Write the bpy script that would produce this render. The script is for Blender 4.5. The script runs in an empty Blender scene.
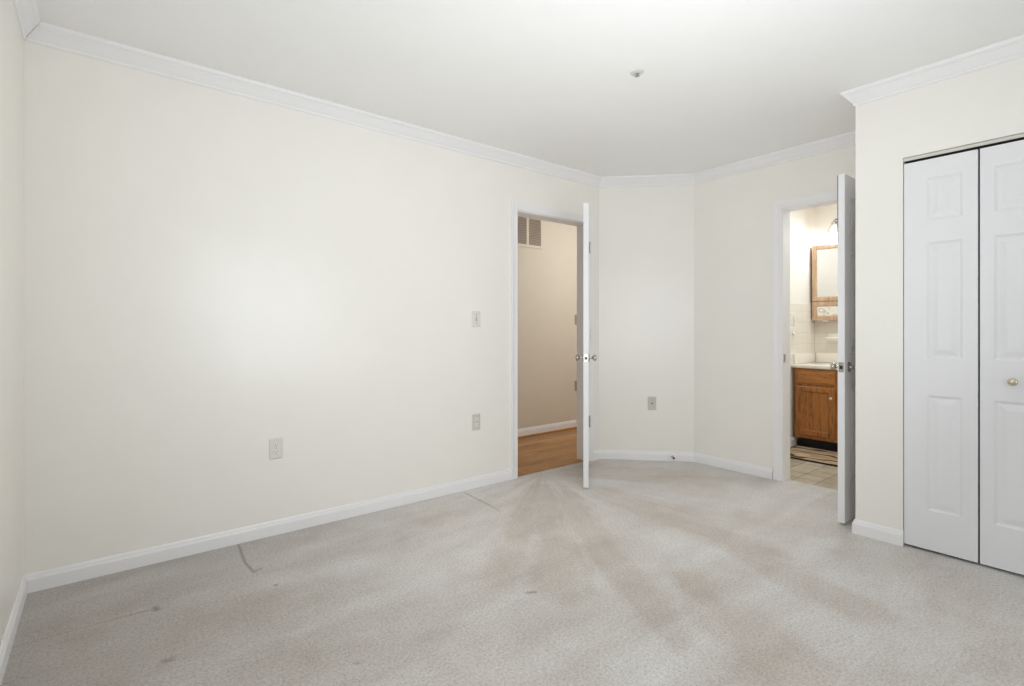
import bpy, bmesh, math, random
from mathutils import Vector, Matrix
random.seed(4)
S = bpy.context.scene
C = S.collection
PI = math.pi

# ---------------------------------------------------------------- camera, world, light, exposure
cam_d = bpy.data.cameras.new('camera')
cam = bpy.data.objects.new('camera', cam_d); C.objects.link(cam)
cam.location = (0, 0, 1.12)
cam.rotation_euler = (PI/2, 0, -0.6741)
cam_d.sensor_fit = 'HORIZONTAL'; cam_d.sensor_width = 36
cam_d.lens = 511.16/1024*36
cam_d.shift_y = -(343-329.03)/1024
cam_d.clip_start = 0.02
S.camera = cam

w = bpy.data.worlds.new('daylight'); S.world = w; w.use_nodes = True
bg = w.node_tree.nodes['Background']; bg.inputs[0].default_value = (0.80, 0.90, 1.0, 1); bg.inputs[1].default_value = 1.0

XLW = -0.275
def area(name, loc, rot, sx, sy, power, col, spread=PI):
    l = bpy.data.lights.new(name, 'AREA'); l.shape = 'RECTANGLE'; l.size = sx; l.size_y = sy
    l.energy = power; l.color = col; l.spread = spread
    o = bpy.data.objects.new(name, l); o.location = loc; o.rotation_euler = rot; C.objects.link(o); return o
def point(name, loc, power, col, r=0.04):
    l = bpy.data.lights.new(name, 'POINT'); l.energy = power; l.color = col; l.shadow_soft_size = r
    o = bpy.data.objects.new(name, l); o.location = loc; C.objects.link(o); return o
# daylight coming in through the window behind the camera, an unseen hall lamp, and added fills: mid-room, side wall, bath ceiling
area('window_daylight', (1.3, -0.93, 1.28), (PI/2, 0, 0), 1.25, 1.25, 29, (0.84, 0.93, 1.0))
area('midroom_fill', (1.35, 0.8, 1.3), (PI-1.0, 0, -0.42), 1.5, 1.5, 34, (0.95, 0.98, 1.0))  # added fill hanging mid-room, tilted up towards the far walls
area('side_fill_light', (XLW, 1.15, 1.33), (PI/2, 0, -PI/2), 1.35, 1.25, 11, (0.90, 0.955, 1.0))  # added fill set in the side wall to brighten the far end
point('unseen_hall_lamp_light', (4.35, 2.85, 2.0), 34, (0.90, 0.965, 1.0), 0.12)
area('bath_fill_light', (4.75, 1.45, 2.38), (0, 0, 0), 0.5, 0.5, 24, (0.88, 0.955, 1.0))  # added overhead fill, extra to the vanity bulbs

S.view_settings.view_transform = 'Standard'; S.view_settings.look = 'None'
S.view_settings.gamma = 1; S.view_settings.use_curve_mapping = False
S.view_settings.exposure = -1.14
S.cycles.max_bounces = 14; S.cycles.diffuse_bounces = 10
S.cycles.sample_clamp_indirect = 6

# ---------------------------------------------------------------- materials
def lin(r, g, b):
    f = lambda c: ((c/255+0.055)/1.055)**2.4 if c/255 > 0.04045 else c/255/12.92
    return (f(r), f(g), f(b), 1)
class NT:
    def __init__(s, m):
        m.use_nodes = True; s.t = m.node_tree; s.b = s.t.nodes['Principled BSDF']
    def n(s, kind, **kw):
        x = s.t.nodes.new(kind)
        for k, v in kw.items(): setattr(x, k, v)
        return x
    def l(s, a, b): s.t.links.new(a, b)
    def val(s, sock, v):
        if isinstance(v, bpy.types.NodeSocket): s.l(v, sock)
        else: sock.default_value = v
    def math(s, op, a, b=0.0, c=None, clamp=False):
        x = s.n('ShaderNodeMath', operation=op, use_clamp=clamp)
        s.val(x.inputs[0], a); s.val(x.inputs[1], b)
        if c is not None: s.val(x.inputs[2], c)
        return x.outputs[0]
    def coord(s): return s.n('ShaderNodeTexCoord').outputs['Object']
    def mapping(s, v, scale=(1,1,1), loc=(0,0,0), rot=(0,0,0)):
        x = s.n('ShaderNodeMapping'); s.l(v, x.inputs[0]); x.inputs['Scale'].default_value = scale
        x.inputs['Location'].default_value = loc; x.inputs['Rotation'].default_value = rot; return x.outputs[0]
    def noise(s, v, scale, detail=3, rough=0.55, dist=0.0):
        x = s.n('ShaderNodeTexNoise'); s.l(v, x.inputs['Vector']); x.inputs['Scale'].default_value = scale
        x.inputs['Detail'].default_value = detail; x.inputs['Roughness'].default_value = rough; x.inputs['Distortion'].default_value = dist
        return x.outputs[0]
    def ramp(s, v, stops, interp='LINEAR'):
        x = s.n('ShaderNodeValToRGB'); s.l(v, x.inputs[0]); e = x.color_ramp.elements; x.color_ramp.interpolation = interp
        while len(e) < len(stops): e.new(0.5)
        for i, (p, c) in enumerate(stops): e[i].position = p; e[i].color = c if len(c) == 4 else (*c, 1)
        return x.outputs[0]
    def mix(s, f, a, b, blend='MIX'):
        x = s.n('ShaderNodeMix', data_type='RGBA', blend_type=blend)
        s.val(x.inputs[0], f); s.val(x.inputs[6], a); s.val(x.inputs[7], b); return x.outputs[2]
    def bump(s, h, strength, dist=0.002):
        x = s.n('ShaderNodeBump'); s.l(h, x.inputs['Height']); x.inputs['Strength'].default_value = strength
        x.inputs['Distance'].default_value = dist; s.l(x.outputs[0], s.b.inputs['Normal'])
def mat(name, col, rough=0.5, metal=0.0, emit=None, var=0.0, bump=None, spec=0.5, coat=0.0, trans=0.0):
    m = bpy.data.materials.new(name); k = NT(m); b = k.b
    b.inputs['Base Color'].default_value = col; b.inputs['Roughness'].default_value = rough
    b.inputs['Metallic'].default_value = metal; b.inputs['Specular IOR Level'].default_value = spec
    b.inputs['Coat Weight'].default_value = coat; b.inputs['Transmission Weight'].default_value = trans
    if emit: b.inputs['Emission Color'].default_value = emit[0]; b.inputs['Emission Strength'].default_value = emit[1]
    if var or bump:
        v = k.coord()
        if var:
            d = tuple(c*(1-var) for c in col[:3]) + (1,)
            k.l(k.ramp(k.noise(v, 6, 4), [(0.35, d), (0.65, col)]), b.inputs['Base Color'])
        if bump: k.bump(k.noise(v, bump[0], 4), bump[1])
    return m

CREAM = lin(245, 242, 236)
M_wall = mat('cream_wall_paint', CREAM, 0.27, var=0.012, bump=(160, 0.05))
M_ceil = mat('white_ceiling_paint', lin(246, 246, 245), 0.8, var=0.01, bump=(120, 0.04))
M_trim = mat('white_trim_paint', lin(243, 242, 243), 0.35, var=0.008)
M_door = mat('white_door_paint', lin(236, 236, 238), 0.38, var=0.012, bump=(240, 0.04))
M_nickel = mat('satin_nickel', lin(190, 187, 181), 0.2, 1.0, var=0.08)
M_brass = mat('worn_brass', lin(212, 204, 182), 0.22, 1.0, var=0.10)
M_dark = mat('dark_matte', lin(30, 28, 28), 0.8, var=0.1)
M_black = mat('black_kick_vinyl', lin(16, 14, 13), 0.6, var=0.15)
M_slot = mat('socket_slot', lin(45, 42, 40), 0.7, var=0.1)
M_plate = mat('almond_plate_plastic', lin(226, 225, 220), 0.4, var=0.02)
M_plate_b = mat('beige_plate_plastic', lin(212, 208, 199), 0.4, var=0.02)
M_recep = mat('receptacle_plastic', lin(234, 232, 226), 0.35, var=0.02)
M_plate_h = mat('grey_brown_plate', lin(158, 149, 137), 0.45, var=0.05)
M_hall = mat('hall_wall_paint', lin(222, 212, 198), 0.6, var=0.015, bump=(160, 0.05))
M_bath = mat('bath_wall_paint', lin(243, 240, 233), 0.5, var=0.012, bump=(160, 0.05))
M_rubber = mat('black_rubber', lin(28, 27, 27), 0.7, var=0.1)
M_porc = mat('white_porcelain', lin(246, 243, 236), 0.12, var=0.01, coat=0.5)
M_top = mat('cultured_marble', lin(244, 238, 228), 0.18, var=0.03, coat=0.4)
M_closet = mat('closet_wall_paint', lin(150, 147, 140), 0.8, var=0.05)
M_bulb = mat('lit_bulb', lin(255, 246, 230), 0.4, emit=(lin(255, 240, 214), 14), var=0.01)
M_glass = mat('frosted_glass', lin(238, 240, 238), 0.25, trans=0.55, var=0.02)
M_chrome = mat('chrome', lin(186, 186, 184), 0.14, 1.0, var=0.05)
M_vent = mat('vent_louver_paint', lin(186, 172, 160), 0.55, var=0.06)
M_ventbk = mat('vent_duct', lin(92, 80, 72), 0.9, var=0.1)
M_mirror = mat('mirror_silver', (0.80, 0.785, 0.76, 1), 0.02, 1.0, var=0.005)

def carpet_material():
    m = bpy.data.materials.new('beige_cut_pile_carpet'); k = NT(m); v = k.coord()
    sep = k.n('ShaderNodeSeparateXYZ'); k.l(v, sep.inputs[0]); x, y = sep.outputs[0], sep.outputs[1]
    # nap brushed in strokes that fan out from the hall doorway
    dx = k.math('SUBTRACT', x, 2.66); dy = k.math('SUBTRACT', y, 2.95)
    ang = k.math('ARCTAN2', dy, dx)
    r = k.math('SQRT', k.math('ADD', k.math('MULTIPLY', dx, dx), k.math('MULTIPLY', dy, dy)))
    cb = k.n('ShaderNodeCombineXYZ'); k.l(k.math('MULTIPLY', ang, 3.6), cb.inputs[0]); k.l(k.math('MULTIPLY', r, 0.55), cb.inputs[1])
    wob = k.noise(v, 1.7, 2)
    k.l(k.math('MULTIPLY', wob, 1.1), cb.inputs[2])
    fan = k.noise(cb.outputs[0], 1.9, 4, 0.55, 0.35)
    # straight vacuum strokes and soft blotches elsewhere
    lane = k.noise(k.mapping(v, (0.75, 3.2, 1), rot=(0, 0, -0.62)), 1.15, 4, 0.6, 0.5)
    blot = k.noise(v, 3.4, 7, 0.7, 0.5)
    fade = k.math('SMOOTH_MIN', k.math('MULTIPLY', r, 0.42), 1.0, 0.2, clamp=True)
    s1 = k.n('ShaderNodeMix', data_type='FLOAT'); k.l(fade, s1.inputs[0]); k.l(fan, s1.inputs[2]); k.l(lane, s1.inputs[3])
    tone = k.math('ADD', k.math('MULTIPLY', s1.outputs[0], 0.58), k.math('MULTIPLY', blot, 0.42))
    col = k.ramp(tone, [(0.34, lin(202, 194, 187)), (0.48, lin(216, 211, 206)), (0.62, lin(228, 225, 222))])
    # pile fibre
    fib = k.noise(v, 190, 3, 0.75); fib2 = k.noise(v, 90, 3, 0.7)
    fm = k.math('ADD', k.math('MULTIPLY', fib, 0.55), k.math('MULTIPLY', fib2, 0.45))
    col = k.mix(1.0, col, k.ramp(fm, [(0.34, (0.56, 0.55, 0.54)), (0.5, (0.93, 0.93, 0.93)), (0.66, (1.16, 1.16, 1.16))]), 'MULTIPLY')
    # creases and worn dents with a shape of their own
    def seg(a, b, wd):
        ax, ay = a; bx_, by_ = b; L2 = (bx_-ax)**2 + (by_-ay)**2
        px = k.math('SUBTRACT', x, ax); py = k.math('SUBTRACT', y, ay)
        t = k.math('DIVIDE', k.math('ADD', k.math('MULTIPLY', px, bx_-ax), k.math('MULTIPLY', py, by_-ay)), L2, clamp=True)
        ex = k.math('SUBTRACT', px, k.math('MULTIPLY', t, bx_-ax)); ey = k.math('SUBTRACT', py, k.math('MULTIPLY', t, by_-ay))
        d = k.math('SQRT', k.math('ADD', k.math('MULTIPLY', ex, ex), k.math('MULTIPLY', ey, ey)))
        return k.math('SUBTRACT', 1.0, k.math('DIVIDE', d, wd), clamp=True)
    # brushed strokes of turned nap, and the room's light falloff painted into the carpet tone
    rag = k.math('MULTIPLY', k.math('SUBTRACT', k.noise(cb.outputs[0], 6.5, 5, 0.68), 0.5), 2.6)
    st = None
    for p, q, wd, amt in (((2.40, 2.70), (1.41, 1.853), 0.085, .8), ((2.36, 2.58), (1.56, 1.60), 0.11, 1), ((2.42, 2.50), (1.918, 1.64), 0.085, 1), ((1.918, 1.64), (1.70, 1.20), 0.075, .8),
                          ((2.70, 2.30), (2.659, 1.673), 0.13, .8), ((2.659, 1.673), (2.58, 1.25), 0.12, .8), ((2.06, 1.30), (1.90, 1.04), 0.075, .9), ((1.88, 1.0), (1.70, 0.62), 0.13, .9),
                          ((2.44, 1.06), (2.36, 0.72), 0.09, .8), ((2.2, 2.56), (1.5, 2.62), 0.07, .5), ((3.10, 2.72), (3.46, 2.09), 0.16, .7), ((2.96, 0.52), (2.5, 0.28), 0.16, .6),
                          ((1.62, 1.06), (1.74, 1.33), 0.06, .6), ((0.0, 2.36), (0.5, 2.15), 0.22, .55), ((0.1, 1.9), (0.9, 1.3), 0.3, .45), ((2.85, 1.5), (3.2, 1.2), 0.14, .4)):
        q_ = k.math('MULTIPLY', k.math('MULTIPLY', k.math('ADD', seg(p, q, wd*1.6), k.math('MULTIPLY', rag, seg(p, q, wd*2.2)), clamp=True), 1.7, clamp=True), amt)
        st = q_ if st is None else k.math('MAXIMUM', st, q_)
    col = k.mix(k.math('MULTIPLY', st, 0.72), col, k.mix(1.0, col, (0.82, 0.76, 0.71, 1), 'MULTIPLY'))
    path = k.math('SMOOTH_MIN', seg((2.5, 2.2), (1.85, 0.9), 2.3), 0.62, 0.25)  # painted light falloff: lighter mid-floor, darker front left and right
    col = k.mix(1.0, col, k.ramp(path, [(0.05, (0.78, 0.775, 0.77)), (0.56, (1.09, 1.09, 1.09))]), 'MULTIPLY')  # path holds the painted light falloff, multiplied into the carpet colour
    tot = None
    for a, b, wd, amt in (((0.547, 2.96), (0.529, 2.72), 0.010, .8), ((0.529, 2.72), (0.540, 2.58), 0.010, .8), ((0.54, 2.585), (0.575, 2.60), 0.012, .8),
                     ((1.93, 2.93), (1.912, 2.58), 0.011, .7), ((1.912, 2.58), (1.90, 2.50), 0.012, .3), ((-0.25, 2.50), (0.03, 2.50), 0.010, .3), ((0.03, 2.50), (0.165, 2.49), 0.010, .5),
                     ((0.160, 2.50), (0.165, 2.475), 0.018, 1), ((1.405, 1.655), (1.435, 1.64), 0.014, .8), ((0.66, 1.665), (0.667, 1.66), 0.012, .6),
                     ((0.586, 2.395), (0.589, 2.39), 0.012, 1), ((0.16, 2.08), (0.175, 2.075), 0.022, .7)):
        q = k.math('MULTIPLY', seg(a, b, wd), amt)
        tot = q if tot is None else k.math('MAXIMUM', tot, q)
    col = k.mix(k.math('MULTIPLY', tot, 0.62), col, lin(104, 94, 84))
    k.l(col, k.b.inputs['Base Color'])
    k.b.inputs['Roughness'].default_value = 0.95; k.b.inputs['Specular IOR Level'].default_value = 0.12
    k.b.inputs['Sheen Weight'].default_value = 0.15; k.b.inputs['Sheen Roughness'].default_value = 0.5
    h = k.math('ADD', fm, k.math('MULTIPLY', tot, -1.2))
    k.bump(h, 0.55, 0.012)
    return m
M_carpet = carpet_material()

def oak(name, base, dark, along='z', scale=1.0):
    m = bpy.data.materials.new(name); k = NT(m); v = k.coord()
    sc = {'z': (9, 9, 1.1), 'x': (1.1, 9, 9), 'y': (9, 1.1, 9)}[along]
    mp = k.mapping(v, tuple(c*scale for c in sc))
    g = k.noise(mp, 4.2, 6, 0.65, 0.9); g2 = k.noise(mp, 22, 3, 0.7)
    f = k.math('ADD', k.math('MULTIPLY', g, 0.65), k.math('MULTIPLY', g2, 0.35))
    k.l(k.ramp(f, [(0.36, dark), (0.5, base), (0.66, tuple(min(1, c*1.25) for c in base[:3]) + (1,))]), k.b.inputs['Base Color'])
    k.b.inputs['Roughness'].default_value = 0.33; k.b.inputs['Coat Weight'].default_value = 0.25
    k.bump(g2, 0.08); return m
M_oak = oak('honey_oak_upright', lin(168, 106, 46), lin(108, 62, 22))
M_oak_h = oak('honey_oak_level', lin(174, 112, 50), lin(118, 68, 26), 'y')
M_oak_lit = oak('overlit_oak_upright', lin(196, 164, 134), lin(160, 126, 96))  # oak paled in its colour to stand for overexposure by the bath light

def planks():
    m = bpy.data.materials.new('oak_strip_floor'); k = NT(m); v = k.coord()
    b = k.n('ShaderNodeTexBrick'); k.l(v, b.inputs['Vector']); b.offset = 0.37
    for n_, q in (('Scale', 1.0), ('Mortar Size', 0.0012), ('Brick Width', 0.85), ('Row Height', 0.082), ('Bias', 0.0)): b.inputs[n_].default_value = q
    b.inputs['Color1'].default_value = lin(170, 120, 62); b.inputs['Color2'].default_value = lin(206, 152, 88); b.inputs['Mortar'].default_value = lin(104, 64, 34)
    g = k.noise(k.mapping(v, (1.4, 13, 1)), 5, 6, 0.65, 0.6)
    k.l(k.mix(0.75, b.outputs[0], k.ramp(g, [(0.36, (0.56, 0.52, 0.48)), (0.62, (1.08, 1.08, 1.08))]), 'MULTIPLY'), k.b.inputs['Base Color'])
    k.b.inputs['Roughness'].default_value = 0.3; return m
M_planks = planks()

def tiles(name, c1, c2, grout, wd, ht, mortar, off, rough, plane='xy', var=0.35):
    m = bpy.data.materials.new(name); k = NT(m); v = k.coord()
    if plane == 'xz': v = k.mapping(v, rot=(PI/2, 0, 0))
    if plane == 'yz':
        sp = k.n('ShaderNodeSeparateXYZ'); k.l(v, sp.inputs[0]); cb = k.n('ShaderNodeCombineXYZ')
        k.l(sp.outputs[1], cb.inputs[0]); k.l(sp.outputs[2], cb.inputs[1]); v = cb.outputs[0]
    b = k.n('ShaderNodeTexBrick'); k.l(v, b.inputs['Vector']); b.offset = off
    for n_, q in (('Scale', 1.0), ('Mortar Size', mortar), ('Mortar Smooth', 0.3), ('Brick Width', wd), ('Row Height', ht)): b.inputs[n_].default_value = q
    b.inputs['Color1'].default_value = c1; b.inputs['Color2'].default_value = c2; b.inputs['Mortar'].default_value = grout
    col = b.outputs[0]
    if var: col = k.mix(var, col, k.ramp(k.noise(k.coord(), 9, 5, 0.65), [(0.3, (0.6, 0.58, 0.54)), (0.7, (1.1, 1.1, 1.1))]), 'MULTIPLY')
    k.l(col, k.b.inputs['Base Color']); k.b.inputs['Roughness'].default_value = rough
    k.bump(k.math('SUBTRACT', 1.0, b.outputs[1]), 0.5, 0.002); return m
M_btile = tiles('bath_floor_tile', lin(186, 176, 156), lin(212, 204, 186), lin(150, 138, 120), 0.152, 0.152, 0.005, 0.0, 0.35, var=0.85)
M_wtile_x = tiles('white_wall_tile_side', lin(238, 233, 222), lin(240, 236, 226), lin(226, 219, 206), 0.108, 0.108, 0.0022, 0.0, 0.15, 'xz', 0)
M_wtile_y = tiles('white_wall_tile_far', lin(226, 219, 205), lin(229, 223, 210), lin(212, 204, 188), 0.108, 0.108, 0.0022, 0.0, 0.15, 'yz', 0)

def rug_material():
    m = bpy.data.materials.new('wavy_rug_weave'); k = NT(m); v = k.coord()
    wv = k.n('ShaderNodeTexWave', wave_type='BANDS', bands_direction='X', wave_profile='SIN')
    k.l(k.mapping(v, (1, 0.55, 1)), wv.inputs['Vector'])
    for n_, q in (('Scale', 2.1), ('Distortion', 9.0), ('Detail', 2.0), ('Detail Scale', 1.6)): wv.inputs[n_].default_value = q
    c = k.ramp(wv.outputs['Fac'], [(0.0, lin(70, 46, 30)), (0.09, lin(96, 66, 44)), (0.16, lin(186, 164, 136)), (0.6, lin(205, 186, 160)), (0.8, lin(176, 148, 118))])
    k.l(k.mix(0.5, c, k.ramp(k.noise(v, 160, 3), [(0.35, (0.7, 0.7, 0.7)), (0.65, (1.05, 1.05, 1.05))]), 'MULTIPLY'), k.b.inputs['Base Color'])
    k.b.inputs['Roughness'].default_value = 0.95; k.bump(k.noise(v, 160, 3), 0.5, 0.006); return m
M_rug = rug_material()
M_rugb = mat('dark_rug_border', lin(52, 34, 24), 0.9, var=0.2, bump=(160, 0.4))
def relief_material():
    m = bpy.data.materials.new('pale_floral_insert'); k = NT(m); v = k.coord()
    vo = k.n('ShaderNodeTexVoronoi', feature='SMOOTH_F1'); k.l(v, vo.inputs['Vector']); vo.inputs['Scale'].default_value = 24
    k.l(k.ramp(vo.outputs['Distance'], [(0.12, lin(246, 242, 234)), (0.3, lin(196, 188, 176)), (0.42, lin(240, 234, 224))]), k.b.inputs['Base Color'])
    k.b.inputs['Roughness'].default_value = 0.3; return m
M_relief = relief_material()

# ---------------------------------------------------------------- mesh helpers
def link(name, bm, m, parent=None, smooth=False):
    bmesh.ops.recalc_face_normals(bm, faces=bm.faces)
    me = bpy.data.meshes.new(name); bm.to_mesh(me); bm.free()
    for q in (m if isinstance(m, (list, tuple)) else [m]): me.materials.append(q)
    if smooth:
        for p in me.polygons: p.use_smooth = True
        me.set_sharp_from_angle(angle=math.radians(38))
    o = bpy.data.objects.new(name, me); C.objects.link(o)
    if parent: o.parent = parent
    return o
def tag(o, label, cat, group=None, kind=None):
    o['label'] = label; o['category'] = cat
    if group: o['group'] = group
    if kind: o['kind'] = kind
    return o
def struct(name, bm, m, label, cat, smooth=False): return tag(link(name, bm, m, None, smooth), label, cat, kind='structure')
def empty(name, loc, rz=0.0):
    o = bpy.data.objects.new(name, None); o.empty_display_size = 0.05; C.objects.link(o)
    o.location = loc; o.rotation_euler = (0, 0, rz); return o
def BM(): return bmesh.new()
def box(bm, x0, x1, y0, y1, z0, z1, bev=0.0, seg=2, mi=0):
    v = [bm.verts.new((x, y, z)) for z in (z0, z1) for y in (y0, y1) for x in (x0, x1)]
    fs = [bm.faces.new([v[i] for i in q]) for q in ((0,2,3,1), (4,5,7,6), (0,1,5,4), (2,6,7,3), (0,4,6,2), (1,3,7,5))]
    for f in fs: f.material_index = mi
    if bev:
        es = list({e for f in fs for e in f.edges})
        bmesh.ops.bevel(bm, geom=es, offset=bev, segments=seg, affect='EDGES', profile=0.5)
    return bm
def prism(bm, pts, z0, z1):
    a = [bm.verts.new((x, y, z0)) for x, y in pts]; b = [bm.verts.new((x, y, z1)) for x, y in pts]
    bm.faces.new(a[::-1]); bm.faces.new(b)
    for i in range(len(pts)): j = (i+1) % len(pts); bm.faces.new((a[i], a[j], b[j], b[i]))
    return bm
def wall_poly(bm, pts, p0, dirv, nrm, th):
    """pts: (s,z) outline in the wall plane; extruded by th along nrm."""
    d = Vector(dirv); n = Vector(nrm); o = Vector(p0)
    f3 = lambda s, z, t: o + d*s + n*t + Vector((0, 0, z))
    a = [bm.verts.new(f3(s, z, 0)) for s, z in pts]; b = [bm.verts.new(f3(s, z, th)) for s, z in pts]
    bm.faces.new(a); bm.faces.new(b[::-1])
    for i in range(len(pts)): j = (i+1) % len(pts); bm.faces.new((a[i], b[i], b[j], a[j]))
    return bm
def lathe(bm, prof, axis='z', origin=(0, 0, 0), n=24, sx=1.0):
    """prof: (r, h) list along axis."""
    rings = []
    for r, h in prof:
        ring = []
        for i in range(n):
            a = 2*PI*i/n; u, v_ = r*math.cos(a)*sx, r*math.sin(a)
            p = {'z': (u, v_, h), 'y': (u, h, v_), 'x': (h, u, v_)}[axis]
            ring.append(bm.verts.new(Vector(p) + Vector(origin)))
        rings.append(ring)
    for a, b in zip(rings, rings[1:]):
        for i in range(n): j = (i+1) % n; bm.faces.new((a[i], a[j], b[j], b[i]))
    bm.faces.new(rings[0][::-1]); bm.faces.new(rings[-1]); return bm
def tube(bm, pts, r, n=10):
    pts = [Vector(p) for p in pts]; rings = []
    for i, p in enumerate(pts):
        t = (pts[min(i+1, len(pts)-1)] - pts[max(i-1, 0)]).normalized()
        u = t.cross(Vector((0, 0, 1)));  u = u.normalized() if u.length > 1e-3 else t.cross(Vector((1, 0, 0))).normalized()
        w_ = t.cross(u); rr = r[i] if isinstance(r, (list, tuple)) else r
        rings.append([bm.verts.new(p + (u*math.cos(2*PI*q/n) + w_*math.sin(2*PI*q/n))*rr) for q in range(n)])
    for a, b in zip(rings, rings[1:]):
        for i in range(n): j = (i+1) % n; bm.faces.new((a[i], a[j], b[j], b[i]))
    bm.faces.new(rings[0][::-1]); bm.faces.new(rings[-1]); return bm
def sweep(bm, prof, pts, i, m0, m1, gap0=0.0, gap1=0.0):
    """profile (out, z) run along pts[i]->pts[i+1]; interior lies right of the path. m0/m1: mitre with the neighbour at that end."""
    P = [Vector((x, y)) for x, y in pts]
    nr = lambda a, b: Vector(((b-a).y, -(b-a).x)).normalized()
    n = nr(P[i], P[i+1]); d = (P[i+1]-P[i]).normalized()
    mm0 = mm1 = n
    if m0: q = nr(P[i-1], P[i]); mm0 = (q+n)/(1+q.dot(n))
    if m1: q = nr(P[i+1], P[i+2]); mm1 = (q+n)/(1+q.dot(n))
    A = [bm.verts.new((*(P[i] + d*gap0 + mm0*o), z)) for o, z in prof]; B = [bm.verts.new((*(P[i+1] - d*gap1 + mm1*o), z)) for o, z in prof]
    k = len(prof)
    for j in range(k): jj = (j+1) % k; bm.faces.new((A[j], B[j], B[jj], A[jj]))
    bm.faces.new(A[::-1]); bm.faces.new(B); return bm
def panel_leaf(wd, ht, th, panels, inset=0.03):
    """moulded panel door, local x 0..wd, y -th/2..th/2, z 0..ht, both faces carry recessed raised panels"""
    bm = BM()
    xs = sorted({0, wd} | {c for p in panels for c in p[:2]}); zs = sorted({0, ht} | {c for p in panels for c in p[2:]})
    for sgn in (-1, 1):
        Y = sgn*th/2
        for x0, x1 in zip(xs, xs[1:]):
            for z0, z1 in zip(zs, zs[1:]):
                cx, cz = (x0+x1)/2, (z0+z1)/2
                pn = next((p for p in panels if p[0] < cx < p[1] and p[2] < cz < p[3]), None)
                if pn is None:
                    bm.faces.new([bm.verts.new((x, Y, z)) for x, z in ((x0, z0), (x1, z0), (x1, z1), (x0, z1))]); continue
                rings = [[bm.verts.new((x, Y - sgn*dp, z)) for x, z in ((x0+o, z0+o), (x1-o, z0+o), (x1-o, z1-o), (x0+o, z1-o))]
                         for o, dp in ((0, 0), (0.004, 0.0035), (0.011, 0.0075), (0.017, 0.0075), (0.017+inset, 0.002), (0.020+inset, 0.0015))]
                for a, b in zip(rings, rings[1:]):
                    for i in range(4): j = (i+1) % 4; bm.faces.new((a[i], a[j], b[j], b[i]))
                bm.faces.new(rings[-1])
    h = th/2
    for q in (((0,-h,0),(0,h,0),(0,h,ht),(0,-h,ht)), ((wd,-h,0),(wd,h,0),(wd,h,ht),(wd,-h,ht)), ((0,-h,0),(wd,-h,0),(wd,h,0),(0,h,0)), ((0,-h,ht),(wd,-h,ht),(wd,h,ht),(0,h,ht))):
        bm.faces.new([bm.verts.new(c) for c in q])
    bmesh.ops.remove_doubles(bm, verts=bm.verts, dist=1e-5)
    return bm

# ---------------------------------------------------------------- room numbers (metres)
XL, YA, XB, XC, YR = -0.265, 2.985, 3.902, 3.224, -1.0
CA = (3.347, YA); CB = (XB, 2.415); YS = 1.015; H = 2.42; TH = 0.115
D1 = (2.438, 3.197, 2.008)            # hall doorway in the long wall: x0, x1, height
D2 = (1.081, 1.692, 2.0)              # bath doorway in the alcove wall: y0, y1, height
CL = (-0.365, 0.802, 2.003)           # closet opening
BX1, BY1, BY0 = 5.70, 2.165, 0.45     # bath far wall, bath side walls
HY = 4.078                            # hall far wall

# ---------------------------------------------------------------- floors and ceilings
bm = prism(BM(), [(XL-.1, YR-.1), (XL-.1, YA), (D1[0]-.02, YA), (D1[0]-.02, YA+.012), (D1[1]+.02, YA+.012), (D1[1]+.02, YA), (3.347, YA), CB, (XB, D2[1]+.02), (XB+.08, D2[1]+.02), (XB+.08, D2[0]-.02), (XB, D2[0]-.02), (XB, YR-.1)], -0.06, 0.0)
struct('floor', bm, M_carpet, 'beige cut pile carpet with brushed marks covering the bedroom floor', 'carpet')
struct('floor_hall', prism(BM(), [(1.2, YA+.012), (4.62, YA+.012), (4.62, HY+.1), (1.2, HY+.1)], -0.06, -0.002), M_planks, 'oak strip wood floor in the hall behind the open door', 'wood floor')
struct('floor_bath', prism(BM(), [(XB+.08, BY0-.1), (BX1+.1, BY0-.1), (BX1+.1, BY1+.1), (XB+.08, BY1+.1)], -0.06, -0.003), M_btile, 'tan square tile floor in the bathroom doorway', 'tile floor')
struct('ceiling', prism(BM(), [(XL-.1, YR-.1), (XL-.1, YA+.05), (CA[0]+.02, YA+.05), (XB+.05, CB[1]+.02), (XB+.05, YR-.1)], H, H+.08), M_ceil, 'smooth white bedroom ceiling', 'ceiling')
struct('ceiling_hall', prism(BM(), [(1.1, YA+.052), (3.36, YA+.052), (3.99, 2.44), (4.7, 2.44), (4.7, HY+.1), (1.1, HY+.1)], H, H+.08), M_ceil, 'white ceiling over the hall', 'ceiling')
struct('ceiling_bath', prism(BM(), [(XB+.052, BY0-.1), (BX1+.1, BY0-.1), (BX1+.1, BY1+.1), (XB+.052, BY1+.1)], H, H+.08), M_ceil, 'white ceiling over the bathroom', 'ceiling')

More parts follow.
